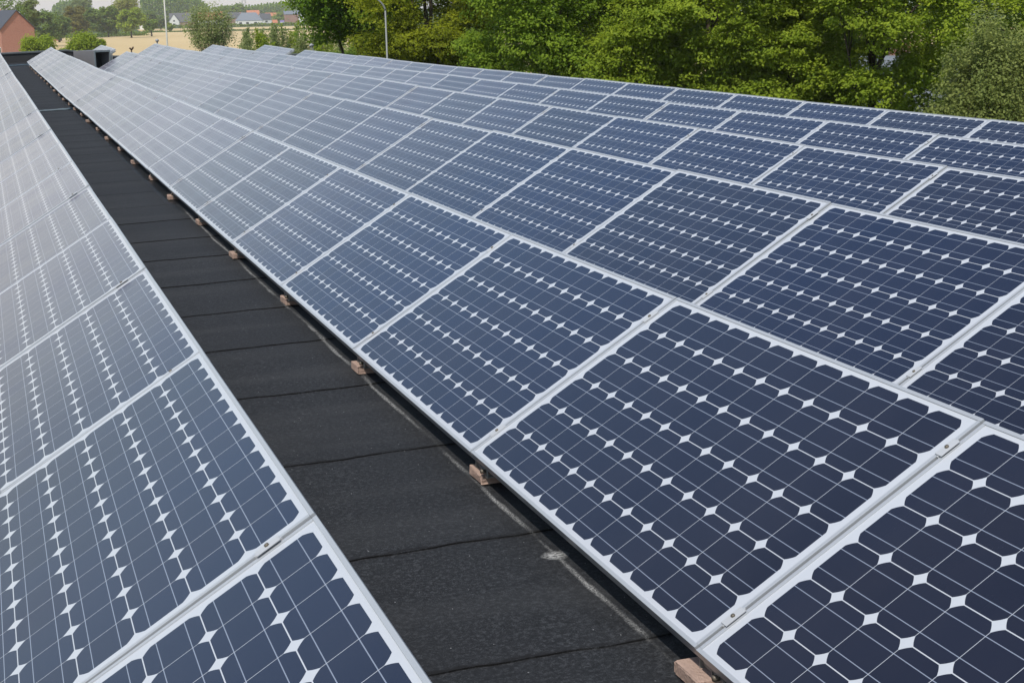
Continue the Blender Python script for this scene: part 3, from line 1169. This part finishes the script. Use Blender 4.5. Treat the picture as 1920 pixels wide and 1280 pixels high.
def hedge(u0, v0, u1, v1, hgt, label, seed, n=2500, leaf=.6, kind='dark'):
    g = np.random.default_rng(seed)
    a, b_ = np.array(gp(u0, v0)), np.array(gp(u1, v1))
    t = g.uniform(0, 1, n)
    P = np.empty((n, 3))
    P[:, :2] = a + (b_ - a) * t[:, None] + g.normal(0, .7, (n, 2))
    P[:, 2] = GZ + hgt * g.uniform(0, 1, n) * (1 + .3 * np.sin(t * 40))
    N = unit(n, g) + np.array([-.2, -.6, .4])
    N /= np.linalg.norm(N, axis=1)[:, None]
    o = leaves_object('hedge', P, N, leaf, g.uniform(0, 1, n), LEAF[kind], None, g, .8)
    tag(o, label, 'hedge')


hedge(100, 72.5, 278, 67, 1.9, 'low dark hedge along the left edge of the dry field', 301)
hedge(270, 61, 760, 52.4, .55, 'thin dark ditch hedge between the two strips of dry field', 302, 3000, .7, 'mid')
hedge(265, 54.5, 600, 46.5, 1.6, 'dark hedge line in front of the village houses', 303, 3000, 1.1)

# ------------------------------------------------------------------ houses
def house(name, label, cen, ax, length, width, zw, zr, walls, roof, hip=0., chim=None, wins=(), over=.25, base=GZ, group=None):
    """gabled (or hipped) house: ax is the ridge direction over the ground"""
    ax = Vector((ax[0], ax[1], 0)).normalized()
    sx = Vector((ax.y, -ax.x, 0))
    root = empty(name, Matrix(((sx.x, ax.x, 0, cen[0]), (sx.y, ax.y, 0, cen[1]), (0, 0, 1, base), (0, 0, 0, 1))), label, 'house', group)
    hw, hl = width / 2, length / 2
    m = MB()
    zw_, zr_ = zw - base, zr - base
    if hip:
        m.box(-hw, hw, -hl, hl, 0, zw_)
    else:
        for s in (-1, 1):
            poly = [(-hw, s * hl, 0), (hw, s * hl, 0), (hw, s * hl, zw_), (0, s * hl, zr_ - .05), (-hw, s * hl, zw_)]
            m.prism(poly, (0, -s * .3, 0))
        m.box(-hw, -hw + .3, -hl + .3, hl - .3, 0, zw_ - .05)
        m.box(hw - .3, hw, -hl + .3, hl - .3, 0, zw_ - .05)
    m.obj('wall', walls, root)
    m = MB()
    t = .16
    k = (zr_ - zw_) / hw
    if hip:
        e = over
        b_ = [(-hw - e, -hl - e, zw_ - .02), (hw + e, -hl - e, zw_ - .02), (hw + e, hl + e, zw_ - .02), (-hw - e, hl + e, zw_ - .02)]
        r1, r2 = (0, -hl + hip, zr_), (0, hl - hip, zr_)
        m.add(b_ + [r1, r2], [(0, 1, 4), (1, 2, 5, 4), (2, 3, 5), (3, 0, 4, 5), (0, 3, 2, 1)])
    else:
        for s in (-1, 1):
            e = hw + over
            ze = zr_ - k * e
            poly = [(0, -hl - over, zr_), (s * e, -hl - over, ze), (s * e, -hl - over, ze + t), (0, -hl - over, zr_ + t)]
            m.prism(poly, (0, length + 2 * over, 0))
    ro = m.obj('roof', roof, root)
    if chim:
        for (cx_, cy_, ch) in chim:
            m = MB()
            m.box(cx_ - .35, cx_ + .35, cy_ - .35, cy_ + .35, zr_ - k * abs(cx_) - .4, zr_ + ch)
            m.obj('chimney', M_BRICK2, ro)
    for (face, p0, z0, ww, hh) in wins:
        m = MB()
        q_ = MB()
        if face in ('near', 'far'):
            s = -1 if face == 'near' else 1
            y = s * hl
            m.box(p0 - ww / 2, p0 + ww / 2, min(y, y + s * .05), max(y, y + s * .05), z0, z0 + hh)
            q_.box(p0 - ww / 2 + .08, p0 + ww / 2 - .08, min(y + s * .052, y + s * .06), max(y + s * .052, y + s * .06), z0 + .08, z0 + hh - .08)
        else:
            s = -1 if face == 'left' else 1
            x = s * hw
            m.box(min(x, x + s * .05), max(x, x + s * .05), p0 - ww / 2, p0 + ww / 2, z0, z0 + hh)
            q_.box(min(x + s * .052, x + s * .06), max(x + s * .052, x + s * .06), p0 - ww / 2 + .08, p0 + ww / 2 - .08, z0 + .08, z0 + hh - .08)
        fr = m.obj('window', M_WHITE, root)
        q_.obj('pane', M_GLASS, fr)
    return root


# brick house left: gable towards us
D = 300
pl, prr, pa = at(.5, 54, D), at(65.5, 55, D), at(31, 20.5, D)
gw = (prr - pl).length
gd = (prr - pl).normalized()
axd = Vector((-gd.y, gd.x, 0)).normalized()
axd = (axd - gd * .42).normalized()
axd = Vector((-.30, .954, 0))
mid = (pl + prr) / 2
house('brick_house', 'orange brick house with a slate roof and blank gable at the left edge',
      (mid.x + axd.x * 6, mid.y + axd.y * 6), axd, 12, gw * 1.02, pl.z, pa.z, M_BRICK, M_SLATE,
      wins=[('left', -4.6, 2.6, 1.1, 2.2)])
p_ = at(-34, 40, 335)
house('house', 'red-roofed house peeping over the brick house at the top left corner', (p_.x, p_.y), (1, .25), 7, 8, .5, at(0, 17, 335).z, M_BRICK2, M_OTILE)


def shed(u0, u1, v0, v1):
    d = 10.02 * FPX / (v1 - 30.6)
    a, b_ = at(u0, v1, d), at(u1, v1, d)
    root = empty('shed', Matrix.Translation(((a.x + b_.x) / 2, a.y, GZ)), 'little brick shed with a flat orange roof behind the low hedge', 'shed')
    w_ = (b_ - a).length
    h = at(u0, v0, d).z - GZ
    m = MB()
    m.box(-w_ / 2 + .3, w_ / 2 - .3, 0, 3, 0, h - .4)
    m.obj('wall', M_BRICK, root)
    m = MB()
    m.box(-w_ / 2, w_ / 2, -.4, 3.3, h - .4, h)
    m.obj('roof', M_OTILE, root)
    m = MB()
    m.box(.1, w_ / 2 - .4, -.04, -.005, .1, h - .7)
    m.obj('wall_shade', M_DARK, root)  # dark slab added for the unlit right part of the wall


shed(99, 118, 57.5, 74)


def fhouse(u, d, wpx, vridge, veave, ax, depth, walls, roof, label, **kw):
    c = at(u, 40, d)
    L = wpx / FPX * d
    ze, zr = at(u, veave, d).z, at(u, vridge, d).z
    return house('house', label, (c.x, c.y), ax, L, depth, ze, zr, walls, roof, group='far village houses', **kw)


fhouse(343, 1180, 46, 25, 41, (1, -.12), 9, M_BRICK2, M_SLATE, 'far brick house with a big slate roof right of the flag pole',
       chim=[(0, 3, .8)], wins=[('right', 2, 1, 1.6, 1.6), ('right', -3, 1, 1.6, 1.6), ('near', 0, 3, 1.4, 1.4)])
fhouse(327, 1165, 16, 27, 40, (.2, 1), 7, M_RENDER, M_SLATE, 'pale gabled wing of a far house beside the slate roof', wins=[('near', 0, 1.2, 2, 1.6), ('near', 0, 4, 1.4, 1.2)])
fhouse(395, 1230, 44, 23, 37, (1, -.1), 10, M_RENDER, M_OTILE, 'far white house with an orange roof seen through the young willow', wins=[('right', 0, 1, 2, 1.6), ('right', -5, 1, 2, 1.6)])
fhouse(467, 1200, 48, 24, 39, (1, -.2), 12, M_RENDER, M_GTILE, 'far white bungalow with a blue-grey hipped roof', hip=4.5, chim=[(0, -6, .6)],
       wins=[('right', -6, .6, 2.2, 1.7), ('right', -1, .6, 2.2, 1.7), ('right', 5, .6, 2.2, 1.7)])
fhouse(440, 1330, 30, 24, 34, (1, 0), 9, M_BRICK2, M_SLATE, 'far dark-roofed house left of the hip-roofed bungalow')
fhouse(475, 1340, 22, 20, 30, (1, 0), 8, M_BRICK2, M_OTILE, 'far house whose orange roof peeps over the hipped roof')
fhouse(497, 1280, 20, 26, 37, (1, .1), 8, M_RENDER, M_SLATE, 'small dark-roofed far house right of the hipped bungalow', wins=[('right', 0, 1, 2, 1.5)])
fhouse(519, 1320, 40, 24.5, 31, (1, -.1), 10, M_BRICK2, M_OTILE, 'long low far building with an orange tiled roof')
fhouse(550, 1240, 34, 21, 27, (1, -.05), 9, M_BRICK2, M_GTILE, 'far building with a grey roof at the village edge')
fhouse(565, 1230, 7, 22, 30, (0, 1), 3.5, M_RENDER, M_GTILE, 'narrow white gable at the right end of the far grey roof')
fhouse(275, 1060, 20, 31, 44, (.3, 1), 8, M_RENDER, M_OTILE, 'pale far house with a red roof half hidden behind the dark bush')
fhouse(515, 1190, 8, 38, 43, (1, 0), 5, M_CREAM, M_OTILE, 'tiny cream hut by the far green verge')
# white roadside board with a violet top
d = 1150
p_ = at(530, 44, d)
rb = empty('roadside_board', Matrix.Translation((p_.x, p_.y, GZ)), 'small white roadside board with a violet upper half beyond the field', 'board')
hb = at(530, 38.5, d).z - GZ
m = MB()
m.box(-1.9, 1.9, 0, .3, hb * .15, hb * .6)
m.obj('panel', M_WHITE, rb)
m = MB()
m.box(-1.9, 1.2, 0, .3, hb * .6 + .005, hb)
m.obj('violet_panel', M_VIOLET, rb)
for s in (-1.6, 1.6):
    m = MB()
    m.box(s - .08, s + .08, .1, .26, 0, hb * .15)
    m.obj('post', M_GREYP, rb)
# house behind the right-hand oaks
p_ = at(1752, 60, 53)
house('house', 'grey-roofed brick house glimpsed between the oak and the drooping birch', (p_.x, p_.y), (1, -.5), 4.2, 5, -3.2, -.75, M_BRICK2, M_GTILE,
      chim=[(-.6, -1.0, .6)], wins=[('right', 0, 1.2, 1.3, 1.5)])

# ------------------------------------------------------------------ poles
p_ = at(312, 60, 88)
mast = empty('flag_pole', Matrix.Translation((p_.x, p_.y, GZ)), 'tall slim cream flag pole rising in front of the dry field', 'flag pole')
m = MB()
m.tube([(0, 0, 0), (0, 0, 14)], [.058, .036], 12)
m.obj('pole', M_POLE, mast)
m = MB()
m.tube([(0, 0, 14), (0, 0, 14.06), (0, 0, 14.12)], [.06, .07, .02], 12)
m.obj('finial', M_POLE, mast)
m = MB()
m.box(-.2, .2, -.2, .2, .0, .35)
m.obj('base', M_GREYP, mast)

d = 50
p_ = at(724, 60, d)
lp = empty('lamp_post', Matrix.Translation((p_.x, p_.y, GZ)), 'grey street lamp post with a curved arm in front of the yellow-olive oak', 'lamp post')
tp = at(722.5, 20, d)
hp = tp.z - GZ
m = MB()
m.tube([(0, 0, 0), (0, 0, hp)], [.036, .026], 12)
m.obj('post', M_LAMP, lp)
e_ = at(700, 0, d) - Vector((p_.x, p_.y, GZ))
e2 = at(672, -18, d) - Vector((p_.x, p_.y, GZ))
m = MB()
P0, P1, P2 = Vector((0, 0, hp)), Vector((e_.x * .12, e_.y * .12, e_.z + .02)), e2
m.tube([P0 * (1 - t) ** 2 + P1 * 2 * t * (1 - t) + P2 * t * t for t in [k / 12 for k in range(13)]], [.030 - .0006 * k for k in range(13)], 10)
m.obj('arm', M_LAMP, lp)
m = MB()
q_ = e2
m.box(q_.x - .55, q_.x + .05, q_.y - .12, q_.y + .12, q_.z - .05, q_.z + .07)
m.obj('lamp_head', M_GREYP, lp, bevel=.02)

# far electricity pylon
p_ = at(458, 20, 1900)
py_ = empty('electricity_pylon', Matrix.Translation((p_.x, p_.y, GZ)), 'faint steel lattice pylon on the horizon above the village', 'pylon')
m = MB()
HPY = 46
for sx_ in (-1, 1):
    for sy_ in (-1, 1):
        m.tube([(sx_ * 3.2, sy_ * 3.2, 0), (sx_ * .7, sy_ * .7, HPY)], [.16, .12], 4)
for k in range(9):
    t0, t1 = k / 9, (k + 1) / 9
    w0, w1 = 3.2 - 2.5 * t0, 3.2 - 2.5 * t1
    for sy_ in (-1, 1):
        m.tube([(-w0, sy_ * w0, HPY * t0), (w1, sy_ * w1, HPY * t1)], [.09, .09], 4)
        m.tube([(w0, sy_ * w0, HPY * t0), (-w1, sy_ * w1, HPY * t1)], [.09, .09], 4)
m.obj('mast', M_LAMP, py_)
for zc in (30, 36, 42):
    m = MB()
    m.tube([(-7, 0, zc), (0, 0, zc + .8), (7, 0, zc)], [.12, .2, .12], 4)
    m.obj('crossarm', M_LAMP, py_)

# ------------------------------------------------------------------ air
hz = bpy.data.materials.new('haze_air')
hz.use_nodes = True
t = hz.node_tree
t.nodes.clear()
pv = t.nodes.new('ShaderNodeVolumePrincipled')
pv.inputs['Color'].default_value = (.96, .98, 1, 1)
pv.inputs['Density'].default_value = .00011
pv.inputs['Anisotropy'].default_value = -.3
oo = t.nodes.new('ShaderNodeOutputMaterial')
t.links.new(pv.outputs[0], oo.inputs['Volume'])
m = MB()
m.box(-2600, 2600, -80, 2700, GZ - 1, 44)
o = m.obj('haze', hz)
tag(o, 'thin summer haze over the fields', None, None, 'stuff')
